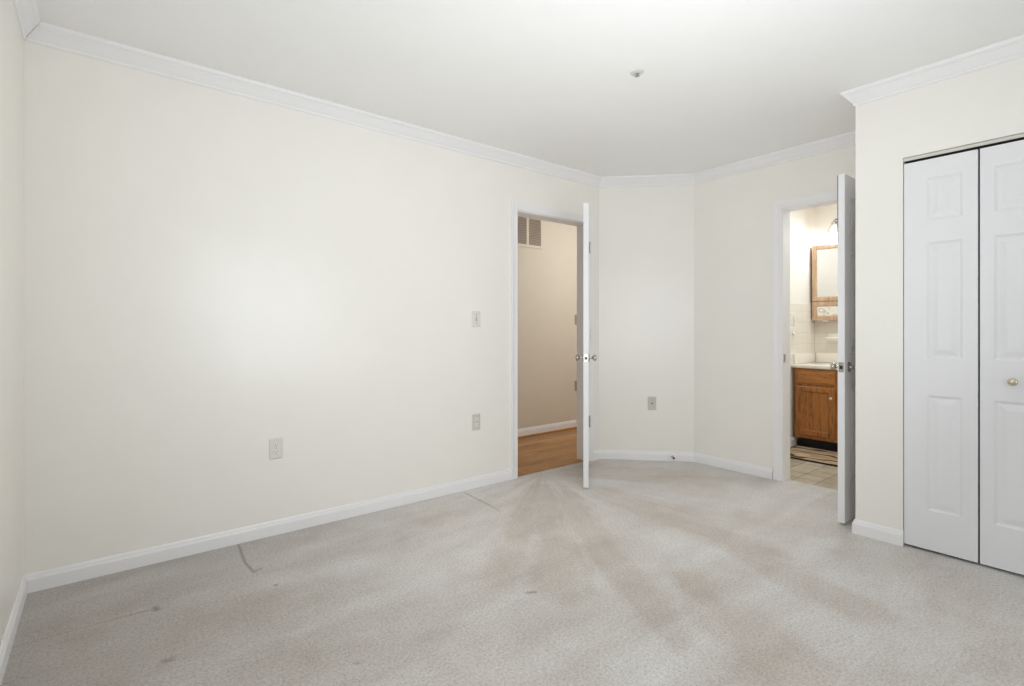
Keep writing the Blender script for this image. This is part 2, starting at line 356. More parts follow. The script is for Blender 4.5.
# ---------------------------------------------------------------- walls
ZB = -0.02
SY0, SY1, SZ0, SZ1 = 0.45, 1.85, 0.68, 1.98
bm = BM()
for a in ((YR-TH, SY0, ZB, H+.02), (SY1, YA+TH, ZB, H+.02), (SY0, SY1, ZB, SZ0), (SY0, SY1, SZ1, H+.02)): box(bm, XL-TH, XL, *a)
struct('wall_left', bm, M_wall, 'cream painted side wall at the left edge of the room', 'wall')
s0, s1 = D1[0]-XL, D1[1]-XL; L = CA[0]-XL
bm = wall_poly(BM(), [(0, ZB), (s0-.012, ZB), (s0-.012, D1[2]+.012), (s1+.012, D1[2]+.012), (s1+.012, ZB), (L, ZB), (L, H+.02), (0, H+.02)], (XL, YA, 0), (1, 0, 0), (0, 1, 0), TH)
struct('wall_back', bm, M_wall, 'long cream wall with the hall doorway and outlets', 'wall')
dv = Vector((CB[0]-CA[0], CB[1]-CA[1], 0)); Ld = dv.length; dv.normalize(); nv = Vector((-dv.y, dv.x, 0))
bm = wall_poly(BM(), [(0, ZB), (Ld, ZB), (Ld, H+.02), (0, H+.02)], (*CA, 0), dv, nv, 0.10)
struct('wall_diagonal', bm, M_wall, 'short cream wall set at an angle between the two doorways', 'wall')
q0, q1, q2 = CB[1]-D2[1], CB[1]-D2[0], CB[1]-0.9
bm = wall_poly(BM(), [(0, ZB), (q0-.012, ZB), (q0-.012, D2[2]+.012), (q1+.012, D2[2]+.012), (q1+.012, ZB), (q2, ZB), (q2, H+.02), (0, H+.02)], (*CB, 0), (0, -1, 0), (1, 0, 0), TH)
struct('wall_alcove', bm, M_wall, 'cream alcove wall holding the bathroom doorway', 'wall')
struct('wall_alcove_side', box(BM(), XC+.1, XB, YS-.1, YS, ZB, H+.02), M_wall, 'side of the closet bump beside the open bathroom door', 'wall')
k0, k1, k2 = YS-CL[1], YS-CL[0], YS-YR
bm = wall_poly(BM(), [(0, ZB), (k0, ZB), (k0, CL[2]), (k1, CL[2]), (k1, ZB), (k2, ZB), (k2, H+.02), (0, H+.02)], (XC, YS, 0), (0, -1, 0), (1, 0, 0), 0.10)
struct('wall_closet', bm, M_wall, 'cream wall around the white bifold closet doors', 'wall')
WX0, WX1, WZ0, WZ1 = 0.63, 1.97, 0.61, 1.95
bm = BM()
for a in ((XL, WX0, ZB, H+.02), (WX1, XB, ZB, H+.02), (WX0, WX1, ZB, WZ0), (WX0, WX1, WZ1, H+.02)): box(bm, a[0], a[1], YR-TH, YR, a[2], a[3])
struct('wall_rear', bm, M_wall, 'cream wall with the window behind the camera', 'wall')
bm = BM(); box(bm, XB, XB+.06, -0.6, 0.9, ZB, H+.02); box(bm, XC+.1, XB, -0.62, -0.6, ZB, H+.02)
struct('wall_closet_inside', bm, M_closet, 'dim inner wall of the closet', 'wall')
# hall shell
struct('wall_hall', box(BM(), 1.2, 4.7, HY, HY+.1, ZB, H+.02), M_hall, 'beige hall wall with the return air grille', 'wall')
struct('wall_hall_end', box(BM(), 4.62, 4.72, 2.27, HY, ZB, H+.02), M_hall, 'beige wall at the far end of the hall', 'wall')
struct('wall_hall_start', box(BM(), 1.1, 1.2, YA+TH, HY, ZB, H+.02), M_hall, 'beige wall closing the near end of the hall', 'wall')
# bath shell
struct('wall_bath_side', box(BM(), XB+TH, BX1+.1, BY1, BY1+.1, ZB, H+.02), M_bath, 'pale bathroom side wall above white tile', 'wall')
struct('wall_bath_far', box(BM(), BX1, BX1+.1, BY0, BY1, ZB, H+.02), M_bath, 'pale bathroom wall behind the oak vanity', 'wall')
struct('wall_bath_near', box(BM(), XB+.06, BX1+.1, BY0-.1, BY0, ZB, H+.02), M_bath, 'pale bathroom wall opposite the tiled side wall', 'wall')
def tile_panel(x0, x1, y0, y1, m, name, label):
    return struct(name, box(BM(), x0, x1, y0, y1, 0, 1.369, 0.003), m, label, 'wall tile')
tile_panel(XB+TH+.01, BX1, BY1-.009, BY1, M_wtile_x, 'wall_tile_side', 'white square wall tile on the bathroom side wall')
tile_panel(BX1-.009, BX1, BY0, BY1-.009, M_wtile_y, 'wall_tile_far', 'white square wall tile behind the vanity')

# ---------------------------------------------------------------- crown, baseboards, casings
ROOM = [(XL, YR), (XL, YA), CA, CB, (XB, YS), (XC, YS), (XC, YR), (XL, YR), (XL, YA)]
ck = [(0.0, -0.078), (0.005, -0.078), (0.0085, -0.0735), (0.0095, -0.067), (0.0085, -0.0645), (0.0125, -0.061), (0.023, -0.048), (0.034, -0.034), (0.0425, -0.0245), (0.0425, -0.022), (0.048, -0.019), (0.053, -0.0135), (0.056, -0.007), (0.056, 0.001), (0.0, 0.001)]
CROWN = [(o, H+z) for o, z in ck]
names = ['left wall', 'long back wall', 'angled wall', 'alcove wall over the bathroom door', 'side of the closet bump', 'closet wall', 'rear wall']
for i, nm in enumerate(names):
    bm = sweep(BM(), CROWN, ROOM, i, i > 0, True, 0, 0.009 if i == 0 else 0)
    struct('trim_%d' % (i+1), bm, M_trim, 'white crown moulding along the top of the ' + nm, 'crown moulding')
BASE = [(0, -0.01), (0.013, -0.01), (0.013, 0.052), (0.0115, 0.058), (0.0085, 0.062), (0.008, 0.068), (0.005, 0.074), (0.002, 0.078), (0, 0.078)]
def base(nm, pts, i, m0, m1, label, prof=BASE, g0=0, g1=0): struct('baseboard_'+nm, sweep(BM(), prof, pts, i, m0, m1, g0, g1), M_trim, label, 'baseboard')
base('left', ROOM, 0, False, True, 'white baseboard along the left wall', g1=0.003)
base('back', [(XL, YR), (XL, YA), (D1[0]-.063, YA)], 1, True, False, 'white baseboard along the long back wall up to the hall door casing')
base('back_corner', [(D1[1]+.063, YA), CA, CB], 0, False, True, 'short white baseboard between the hall door casing and the angled wall')
base('diagonal', [(D1[1]+.063, YA), CA, CB, (XB, D2[1]+.072)], 1, True, True, 'white baseboard along the angled wall under the grey plate')
base('alcove', [CA, CB, (XB, D2[1]+.072)], 1, True, False, 'white baseboard left of the bathroom door casing')
base('closet', [(XB, YS), (XC, YS), (XC, CL[1]-.003)], 1, True, False, 'short white baseboard between the bathroom door and the closet')
base('alcove_side', [(XB-.02, YS), (XC, YS), (XC, CL[1])], 0, False, True, 'white baseboard on the side of the closet bump')
base('closet_end', [(XC, CL[0]-.004), (XC, YR)], 0, False, False, 'white baseboard beyond the closet doors')
base('hall', [(1.2, HY), (4.62, HY)], 0, False, False, 'white baseboard in the hall', [(o, z*1.15) for o, z in BASE])
struct('trim_8', sweep(BM(), [(0.012, -0.004), (0.026, -0.004), (0.025, 0.006), (0.02, 0.013), (0.012, 0.015)], [(1.2, HY), (4.62, HY)], 0, False, False), M_oak_h, 'dark stained shoe moulding below the hall baseboard', 'shoe moulding')
base('bath', [(XB+TH, BY1-.009), (5.24, BY1-.009)], 0, False, False, 'white baseboard in the bathroom beside the vanity', [(o, z*1.05) for o, z in BASE])

CAS = [(0.0, 0.004), (0.0, 0.010), (0.004, 0.0125), (0.012, 0.013), (0.02, 0.011), (0.034, 0.012), (0.048, 0.0155), (0.057, 0.0165), (0.0605, 0.015), (0.0605, 0.0)]
def casing(p0, d, n, w_, h, name, label):
    """three mitred casing boards and a jamb lining; local s along d, t out of the wall along n"""
    d = Vector(d); n = Vector(n); o = Vector(p0)
    bm = BM(); r = 0.006
    F = lambda s, t, z: o + d*s + n*t + Vector((0, 0, z))
    prof = CAS + [(0.0, 0.0)]
    path = [(-r, 0.0, -1, 0), (-r, h+r, -1, 1), (w_+r, h+r, 1, 1), (w_+r, 0.0, 1, 0)]
    rings = [[bm.verts.new(F(s + u*a, t, z + v*a)) for a, t in prof] for s, z, u, v in path]
    for A, B in zip(rings, rings[1:]):
        for i in range(len(prof)): j = (i+1) % len(prof); bm.faces.new((A[i], B[i], B[j], A[j]))
    bm.faces.new(rings[0]); bm.faces.new(rings[-1][::-1])
    t_ = struct(name, bm, M_trim, label, 'door frame')
    return t_, F
def lining(t_, F, w_, h, depth, stop):
    bm = BM(); J = 0.012
    def bx(s0, s1, t0, t1, z0, z1):
        vs = [bm.verts.new(F(s, t, z)) for z in (z0, z1) for t in (t0, t1) for s in (s0, s1)]
        for q in ((0,2,3,1), (4,5,7,6), (0,1,5,4), (2,6,7,3), (0,4,6,2), (1,3,7,5)): bm.faces.new([vs[i] for i in q])
    bx(-J+.0005, 0.0, -depth, 0.001, 0, h); bx(w_, w_+J-.0005, -depth, 0.001, 0, h); bx(-J+.0005, w_+J-.0005, -depth, 0.001, h, h+J-.0005)
    if stop: bx(0, .010, -.075, -.042, 0, h-.01); bx(w_-.010, w_, -.075, -.042, 0, h-.01); bx(0, w_, -.075, -.042, h-.01, h)
    link('jamb', bm, M_trim, t_)
t1, F1 = casing((D1[0], YA, 0), (1, 0, 0), (0, -1, 0), D1[1]-D1[0], D1[2], 'trim_9', 'white casing around the hall doorway')
lining(t1, F1, D1[1]-D1[0], D1[2], TH+.004, False)
t2, F2 = casing((XB, D2[1], 0), (0, -1, 0), (-1, 0, 0), D2[1]-D2[0], D2[2], 'trim_10', 'white casing around the bathroom doorway')
lining(t2, F2, D2[1]-D2[0], D2[2], TH+.004, False)
bm = box(BM(), XB+.006, XB+.034, D2[1]-.0035, D2[1]-.0005, 0.905-.03, 0.905+.03); o = link('strike_plate', bm, M_nickel, t2); o['label'] = 'grey metal strike plate on the white jamb'
# closet opening: head track strip
tk = struct('trim_11', box(BM(), XC+.009, XC+.055, CL[0], CL[1], CL[2]-.018, CL[2]-.0015, 0.002), mat('track_paint', lin(216, 214, 206), 0.5, var=0.02), 'white track strip under the closet header', 'track')
o = link('track_channel', box(BM(), XC+.012, XC+.048, CL[0]+.01, CL[1]-.006, CL[2]-.0225, CL[2]-.0181), M_dark, tk); o['label'] = 'dark slot of the track'

# ---------------------------------------------------------------- doors
def knob_set(parent, x, z, th, name='door_knob', r=0.026, both=True, m=None):
    for s in ((-1, 1) if both else (-1,)):
        bm = BM()
        prof = [(0.006, 0.022), (0.011, 0.03), (0.017, 0.034), (0.0235, 0.040), (r, 0.048), (r, 0.054), (r*0.9, 0.060), (r*0.55, 0.0645), (0.004, 0.066)]
        lathe(bm, [(0.012, 0.004), (0.0095, 0.012), (0.009, 0.022)] + prof[1:], 'y', n=24)
        for v in bm.verts: v.co *= 0.86; v.co.y = s*(th/2 + v.co.y); v.co.x += x; v.co.z += z
        kb = link(name, bm, m or M_nickel, parent, True); kb['label'] = 'satin metal door knob'
        bm = lathe(BM(), [(0.029, 0.0), (0.029, 0.003), (0.026, 0.006), (0.014, 0.008)], 'y', n=28)
        for v in bm.verts: v.co.y = s*(th/2 + v.co.y); v.co.x += x; v.co.z += z
        link('rosette', bm, m or M_nickel, kb, True)
def six_panels(wd, ht):
    st = 0.105 if wd > 0.65 else 0.085; mid = 0.09 if wd > 0.65 else 0.07
    pw = (wd - 2*st - mid)/2; k = ht/2.0
    cols = ((st, st+pw), (st+pw+mid, wd-st)); rows = ((0.21*k, 0.787*k), (0.97*k, 1.552*k), (1.665*k, 1.88*k))
    return [(*c, *r_) for c in cols for r_ in rows]
# hall door: hinged at the right jamb, half open, its latch edge pointing at the camera
th1 = 0.036
hx, hy = D1[1]-.010, YA-.012
ang1 = math.atan2(-hy, -hx)
leaf1 = struct('door_1', panel_leaf(0.745, 1.985, th1, six_panels(0.745, 1.985)), M_door, 'white panelled hall door standing half open, its edge facing the camera', 'door')
leaf1.location = (hx - 0.012, hy - 0.004, 0.014); leaf1.rotation_euler = (0, 0, ang1 - 0.004)
knob_set(leaf1, 0.745-.062, 0.902, th1)
o = link('latch_plate', box(BM(), 0.7445, 0.7462, -.0125, .0125, 0.902-.029, 0.902+.029, 0.0005), M_nickel, leaf1); o['label'] = 'satin metal latch plate in the door edge'
o2 = link('latch_bolt', box(BM(), 0.746, 0.753, -.007, .007, 0.902-.009, 0.902+.009, 0.002), M_slot, o)
for z in (1.79, 1.06, 0.33):
    bm = lathe(BM(), [(0.0065, -0.048), (0.0065, 0.048)], 'z', (0.004, th1/2+.007, z), 12)
    box(bm, 0.0, 0.012, th1/2, th1/2+.004, z-.045, z+.045)
    o = link('hinge', bm, M_nickel, leaf1, True); o['label'] = 'dull metal hinge knuckle'
# bath door: hinged at the right jamb, open square to its wall, tucked against the closet bump
th2 = 0.035
leaf2 = struct('door_2', panel_leaf(0.604, 1.987, th2, six_panels(0.604, 1.987)), M_door, 'white panelled bathroom door swung open beside the closet corner', 'door')
leaf2.location = (XB-.008, D2[0]+.026, 0.016); leaf2.rotation_euler = (0, 0, PI)
knob_set(leaf2, 0.604-.060, 0.885, th2)
o = link('latch_plate', box(BM(), 0.6035, 0.6052, -.0125, .0125, 0.885-.029, 0.885+.029, 0.0005), M_nickel, leaf2); o['label'] = 'bright metal latch plate in the door edge'
link('latch_bolt', box(BM(), 0.605, 0.612, -.007, .007, 0.885-.009, 0.885+.009, 0.002), M_slot, o)
for z in (1.79, 1.06, 0.27):
    bm = lathe(BM(), [(0.0065, -0.045), (0.0065, 0.045)], 'z', (0.0, th2/2+.005, z), 12)
    link('hinge', bm, M_nickel, leaf2, True)
o = link('edge_strip', box(BM(), 0.6038, 0.6045, -th2/2-.0012, -th2/2+.0022, 1.60, 1.985), M_dark, leaf2); o['label'] = 'thin dark strip along the top of the door edge'  # thin dark strip set on one corner of the leaf edge

# closet bifold: two pairs of two leaves, each leaf with three stacked panels
LW = 0.285
BP = [(0.096, LW-.055, 0.197, 0.774), (0.096, LW-.055, 0.960, 1.540), (0.096, LW-.055, 1.650, 1.862)]
def bifold(name, ytop, flip, label, knob_leaf):
    root = empty(name, (XC+.024, ytop, 0.014)); tag(root, label, 'closet door', kind='structure')
    for j in range(2):
        # the pair folds very slightly: its middle seam stands a touch into the room
        pn = BP if j == 0 else [(LW-b, LW-a, c, d) for a, b, c, d in BP]
        if j == 1: pn = [(0.050, 0.050+(LW-.148), c, d) for _, _, c, d in BP]
        lf = link('panel', panel_leaf(LW, 1.957, 0.034, pn, 0.022), M_door, root)
        lf.location = (0, -(LW+.008)*j - 0.004, 0); lf.rotation_euler = (0, 0, -PI/2)
        if j == knob_leaf:
            bm = lathe(BM(), [(0.011, 0.0), (0.008, 0.004), (0.0075, 0.012), (0.012, 0.016), (0.0165, 0.021), (0.0175, 0.026), (0.0145, 0.031), (0.006, 0.034)], 'y', (0, 0, 0), 24)
            for v in bm.verts: v.co.y = -(0.017 + v.co.y); v.co.x += 0.114 if j == 1 else LW-.114; v.co.z += 0.866
            kb = link('knob', bm, M_brass, lf, True); kb['label'] = 'small round metal pull knob'
    return root
bifold('door_3', CL[1]+.001, False, 'white bifold closet door with the round pull knob', 1)
bifold('door_4', CL[1]-.002-2*(LW+.008)-.002, True, 'white bifold closet door at the far side of the opening', 0)

# ---------------------------------------------------------------- window behind the camera
wn = struct('window_1', BM(), M_trim, 'white sash window in the wall behind the camera', 'window')
bm = BM()
for a in ((WX0, WX0+.05, WZ0, WZ1), (WX1-.05, WX1, WZ0, WZ1), (WX0, WX1, WZ0, WZ0+.05), (WX0, WX1, WZ1-.05, WZ1), (WX0, WX1, 1.33, 1.37), ((WX0+WX1)/2-.03, (WX0+WX1)/2+.03, WZ0, WZ1)):
    box(bm, a[0], a[1], YR-.09, YR-.05, a[2], a[3])
link('sash_frame', bm, M_trim, wn)
link('sill', box(BM(), WX0-.06, WX1+.06, YR-.05, YR+.03, WZ0-.03, WZ0, 0.004), M_trim, wn)

wn = struct('window_added', BM(), M_trim, 'added white sash window around the side fill light, out of view', 'window')  # invented window, built to frame the side fill light
bm = BM()
for a in ((SY0, SY0+.03, SZ0, SZ1), (SY1-.03, SY1, SZ0, SZ1), (SY0, SY1, SZ0, SZ0+.03), (SY0, SY1, SZ1-.03, SZ1), (SY0, SY1, 1.315, 1.345), ((SY0+SY1)/2-.02, (SY0+SY1)/2+.02, SZ0, SZ1)):
    box(bm, XL-.09, XL-.05, *a)
link('sash_frame', bm, M_trim, wn)  # frame of the added window
link('sill', box(BM(), XL-.05, XL+.02, SY0-.05, SY1+.05, SZ0-.03, SZ0, 0.004), M_trim, wn)  # sill of the added window

# ---------------------------------------------------------------- electrical plates (local: x along the wall, -y out of the wall, z up, origin at plate centre)
def plate_mesh(wd, ht, m, parent, name='cover_plate'):
    bm = BM(); b = [(wd/2, 0.0), (wd/2, -0.002), (wd/2-.004, -0.0055), (wd/2-.006, -0.006)]
    rings = []
    for hw, y in b:
        hh = hw + (ht-wd)/2; c = 0.004
        rings.append([bm.verts.new(q) for q in ((-hw+c, y, -hh), (hw-c, y, -hh), (hw, y, -hh+c), (hw, y, hh-c), (hw-c, y, hh), (-hw+c, y, hh), (-hw, y, hh-c), (-hw, y, -hh+c))])
    for A, B in zip(rings, rings[1:]):
        for i in range(8): j = (i+1) % 8; bm.faces.new((A[i], A[j], B[j], B[i]))
    bm.faces.new(rings[-1]); bm.faces.new(rings[0][::-1])
    return link(name, bm, m, parent)
def screw(z, parent, y=-.006, m=None):
    return link('screw', lathe(BM(), [(0.0032, 0.0), (0.003, -0.0012), (0.0012, -0.0016)], 'y', (0, y, z), 12), m or M_nickel, parent, True)
def outlet(loc, rz, label, m=None):
    root = empty('wall_outlet', loc, rz); tag(root, label, 'outlet', 'wall outlets in the bedroom')
    plate_mesh(0.070, 0.114, m or M_plate, root)
    for dz in (0.0195, -0.0195):
        bm = BM(); n = 20
        pts = [(max(-.0150, min(.0150, .0172*math.cos(2*PI*i/n))), .0145*math.sin(2*PI*i/n)) for i in range(n)]
        a = [bm.verts.new((x, -.006, z+dz)) for x, z in pts]; b = [bm.verts.new((x*.94, -.0085, z*.94+dz)) for x, z in pts]
        bm.faces.new(b)
        for i in range(n): j = (i+1) % n; bm.faces.new((a[i], a[j], b[j], b[i]))
        rc = link('receptacle', bm, M_recep, root)
        bm = BM()
        box(bm, -.0075, -.0055, -.0089, -.0084, dz-.001, dz+.0075); box(bm, .0055, .0075, -.0089, -.0084, dz, dz+.0072)
        lathe(bm, [(0.0028, -.0084), (0.0028, -.0089)], 'y', (0, 0, dz-.007), 12)
        link('slots', bm, M_slot, rc)
    screw(0, root)
    return root
outlet((0.735, YA, 0.469), 0, 'almond wall outlet low on the long wall, the one farther from the hall door')
outlet((2.059, YA, 0.462), 0, 'beige wall outlet low on the long wall, below the light switch', M_plate_b)
def switch(loc, rz, label, m, group=None):
    root = empty('light_switch', loc, rz); tag(root, label, 'light switch', group)
    plate_mesh(0.070, 0.114, m, root)
    bm = box(BM(), -.0055, .0055, -.0085, -.0058, -.0125, .0125, 0.001); bz = link('toggle_collar', bm, M_plate_h, root); bz['label'] = 'darker collar around the toggle'
    bm = BM(); vs = [bm.verts.new(c) for c in ((-.004, -.008, -.006), (.004, -.008, -.006), (.004, -.008, .006), (-.004, -.008, .006), (-.003, -.020, .006), (.003, -.020, .006), (.003, -.019, .012), (-.003, -.019, .012))]
    for q in ((0,1,5,4), (1,2,6,5), (2,3,7,6), (3,0,4,7), (4,5,6,7), (0,3,2,1)): bm.faces.new([vs[i] for i in q])
    link('toggle', bm, M_recep, bz)
    for z in (0.030, -0.030): screw(z, root)
    return root
switch((2.059, YA, 1.191), 0, 'pale toggle light switch on the long wall beside the hall door', M_plate)
# grey plate on the angled wall
mx = 0.562; pc = Vector((*CA, 0)) + dv*(mx*Ld)
root = empty('wall_plate', (pc.x, pc.y, 0.486), math.atan2(dv.y, dv.x)); tag(root, 'grey wall plate with a single jack on the angled wall', 'wall plate')
plate_mesh(0.070, 0.114, mat('grey_plate_plastic', lin(204, 203, 195), 0.45, var=0.03), root)
j = link('jack', box(BM(), -.008, .008, -.0085, -.0058, -.010, .010, 0.001), mat('grey_jack', lin(186, 184, 176), 0.5, var=0.05), root)
link('jack_slot', box(BM(), -.0045, .0045, -.0088, -.0084, -.005, .006), M_slot, j)
for z in (0.03, -0.03): screw(z, root)
# door stop on the angled baseboard
pc = Vector((*CA, 0)) + dv*(0.771*Ld)
root = empty('door_stop', (pc.x + dv.y*.013, pc.y - dv.x*.013, 0.042), math.atan2(dv.y, dv.x)); tag(root, 'small dark spring door stop screwed to the angled baseboard', 'door stop')
bm = lathe(BM(), [(0.012, 0.0), (0.012, -0.003), (0.006, -0.006)], 'y', n=16); link('base', bm, M_nickel, root, True)
pts = [(0.0048*math.cos(i*PI/4), -0.006 - 0.0006*i, 0.0048*math.sin(i*PI/4)) for i in range(96)]
link('spring', tube(BM(), pts, 0.0013, 6), M_nickel, root, True)
link('rubber_tip', lathe(BM(), [(0.006, -0.062), (0.0085, -0.064), (0.0085, -0.073), (0.006, -0.075)], 'y', n=16), M_rubber, root, True)
# hall plates
o = switch((4.203, HY, 1.225), 0, 'light switch on the hall wall, half hidden behind the door jamb', M_plate_h)
root = empty('wall_outlet', (4.203, HY, 0.476), 0); tag(root, 'wall outlet in the hall, half hidden behind the door jamb', 'outlet')
plate_mesh(0.070, 0.114, M_plate_h, root)
for dz in (0.0195, -0.0195): link('receptacle', box(BM(), -.0165, .0165, -.0082, -.0058, dz-.0135, dz+.0135, 0.003), M_plate_h, root)
# bath plates
root = empty('wall_outlet', (5.185, BY1-.009, 1.212), 0); tag(root, 'cream outlet on the tiled bathroom wall above the counter end', 'outlet')
plate_mesh(0.075, 0.118, M_recep, root)
for dz in (0.0195, -0.0195): link('receptacle', box(BM(), -.0165, .0165, -.0082, -.0058, dz-.0135, dz+.0135, 0.003), M_plate_b, root)
root = empty('ceramic_ledge', (5.19, BY1-.009, 1.085), 0); tag(root, 'small cream ceramic ledge below the outlet on the tiled bathroom wall', 'ledge')
link('mount', box(BM(), -.035, .035, -.01, 0, -.014, .014, 0.004), M_porc, root, True)
link('lip', box(BM(), -.035, .035, -.03, -.008, -.014, -.006, 0.003), M_porc, root, True)

# ---------------------------------------------------------------- sprinkler head on the ceiling
root = empty('fire_sprinkler', (2.112, 1.627, H), 0.5); root.scale = (0.95, 0.95, 0.42); tag(root, 'small white and metal fire sprinkler head on the ceiling', 'sprinkler')
link('escutcheon', lathe(BM(), [(0.036, 0.001), (0.036, -0.003), (0.030, -0.008), (0.016, -0.010), (0.012, -0.010)], 'z', n=32), mat('grey_white_enamel', lin(222, 221, 218), 0.35, var=0.03), root, True)
link('body', lathe(BM(), [(0.011, -0.008), (0.011, -0.018), (0.008, -0.022)], 'z', n=16), M_chrome, root, True)
bm = BM()
for s in (-1, 1): tube(bm, [(s*.008, 0, -.018), (s*.014, 0, -.026), (s*.014, 0, -.036), (s*.004, 0, -.046)], 0.0026, 8)
link('frame_arms', bm, M_chrome, root, True)
link('glass_bulb', tube(BM(), [(0, 0, -.022), (0, 0, -.03), (0, 0, -.042)], [0.002, 0.0028, 0.002], 10), M_nickel, root, True)
bm = lathe(BM(), [(0.005, -.0445), (0.005, -.047)], 'z', n=16)
for i in range(12):
    a = 2*PI*i/12; vs = []
    for z in (-.0478, -.0466):
        for da, r in ((-.16, .004), (-.16, .014), (.16, .014), (.16, .004)): vs.append(bm.verts.new((r*math.cos(a+da), r*math.sin(a+da), z)))
    for q in ((0,1,2,3), (7,6,5,4), (0,4,5,1), (1,5,6,2), (2,6,7,3), (3,7,4,0)): bm.faces.new([vs[t] for t in q])
link('deflector', bm, M_chrome, root)

# ---------------------------------------------------------------- return air grille on the hall wall
GX0, GX1, GZ0, GZ1 = 3.05, 3.665, 1.975, 2.305
root = empty('return_air_grille', ((GX0+GX1)/2, HY, GZ0)); tag(root, 'louvred return air grille high on the hall wall', 'vent')
gx = (GX0+GX1)/2
secs = [(3.475, 3.643), (3.275, 3.443), (3.075, 3.243)]
bm = BM()
box(bm, GX0-gx, GX1-gx, -.012, 0, 0, 0.028, 0.002); box(bm, GX0-gx, GX1-gx, -.012, 0, GZ1-GZ0-.024, GZ1-GZ0, 0.002)
edges = [GX0, secs[2][0], secs[2][1], secs[1][0], secs[1][1], secs[0][0], secs[0][1], GX1]
for a, b in zip(edges[0::2], edges[1::2]): box(bm, a-gx, b-gx, -.0118, 0, 0.027, GZ1-GZ0-.023)
link('frame', bm, M_hall, root)
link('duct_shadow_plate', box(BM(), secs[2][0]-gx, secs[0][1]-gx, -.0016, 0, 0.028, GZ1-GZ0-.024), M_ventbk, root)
for a, b in secs:
    bm = BM(); n = 16; zz = (GZ1-GZ0-.052)/n
    for i in range(n):
        z = 0.029 + i*zz; vs = [bm.verts.new(c) for c in ((a-gx, -.011, z), (b-gx, -.011, z), (b-gx, -.002, z+zz*.8), (a-gx, -.002, z+zz*.8), (a-gx, -.011, z+.0025), (b-gx, -.011, z+.0025), (b-gx, -.002, z+zz*.8+.0025), (a-gx, -.002, z+zz*.8+.0025))]
        for q in ((0,1,2,3), (4,7,6,5), (0,4,5,1), (2,6,7,3), (0,3,7,4), (1,5,6,2)): bm.faces.new([vs[t] for t in q])
    link('louver_bank', bm, M_vent, root)

# ---------------------------------------------------------------- bathroom vanity (front face towards -x)
VX, VY1, VY0, VZ0, VZ1 = 5.165, 2.133, 1.36, 0.092, 0.752
root = empty('vanity_cabinet', (VX, VY1, 0)); tag(root, 'honey oak bathroom vanity cabinet seen through the doorway', 'vanity')
W = VY1-VY0
bm = BM(); box(bm, 0.0, 0.02, -W, 0, VZ0, VZ1); box(bm, 0.0201, BX1-.012-VX, -.018, 0, VZ0, VZ1); box(bm, 0.0201, BX1-.012-VX, -W, -W+.018, VZ0, VZ1); box(bm, 0.0201, BX1-.012-VX, -W+.0181, -.0181, VZ0, VZ0+.018)
link('carcass', bm, M_oak, root)
o = link('toe_kick', box(BM(), 0.065, 0.08, -W, 0, 0, VZ0-.0005), M_black, root); o['label'] = 'black recessed toe kick'
def raised(y0, y1, z0, z1, rail, th=0.019):
    """overlay door or drawer front: frame with a sunk field, facing -x"""
    bm = BM()
    rings = [[bm.verts.new((x, yy, zz)) for yy, zz in ((y0+o, z0+o), (y1-o, z0+o), (y1-o, z1-o), (y0+o, z1-o))] for o, x in ((0, 0), (0, -th+.005), (0.006, -th), (rail, -th), (rail+.010, -th+.008), (rail+.013, -th+.008))]
    for A, B in zip(rings, rings[1:]):
        for i in range(4): j = (i+1) % 4; bm.faces.new((A[i], A[j], B[j], B[i]))
    bm.faces.new(rings[-1]); bm.faces.new(rings[0][::-1]); return bm
def pull(parent, y, z, x=-.019):
    bm = lathe(BM(), [(0.009, 0.0), (0.007, -0.006), (0.008, -0.012), (0.015, -0.017), (0.017, -0.022), (0.014, -0.027), (0.005, -0.030)], 'x', (x, y, z), 20)
    o = link('knob', bm, M_brass, parent, True); o['label'] = 'round brass knob'
ys = ((-.022, -.352), (-W/2-.004-.018, -W+.022))
ys = ((-.352, -.022), (-.712, -.382))
for a, b in ys:
    # drawer front and door in each bay
    dm = BM(); rings = [[dm.verts.new((x, yy, zz)) for yy, zz in ((a+o, 0.606+o), (b-o, 0.606+o), (b-o, 0.735-o), (a+o, 0.735-o))] for o, x in ((0, 0), (0, -.010), (0.016, -.019), (0.02, -.0195))]
    for A, B in zip(rings, rings[1:]):
        for i in range(4): j = (i+1) % 4; dm.faces.new((A[i], A[j], B[j], B[i]))
    dm.faces.new(rings[-1]); dm.faces.new(rings[0][::-1])
    link('drawer_front', dm, M_oak_h, root)
    d = link('door', raised(a, b, 0.122, 0.582, 0.045), M_oak, root)
    pull(d, a+.028 if b > -.1 else b-.028, 0.49)
# countertop with splashes
ct = empty('countertop', (VX, VY1, VZ1)); tag(ct, 'cream marble countertop on the oak vanity', 'countertop')
link('slab', box(BM(), -.028, BX1-.0095-VX, -W-.012, BY1-.0095-VY1, 0.0, 0.032, 0.007, 3), M_top, ct, True)
link('side_splash', box(BM(), 0.03, BX1-.0095-VX, BY1-.0095-VY1-.02, BY1-.0095-VY1, 0.0322, 0.128, 0.004), M_top, ct, True)
link('back_splash', box(BM(), BX1-.0095-VX-.02, BX1-.0095-VX, -W-.012, BY1-.0095-VY1-.0205, 0.0322, 0.128, 0.004), M_top, ct, True)

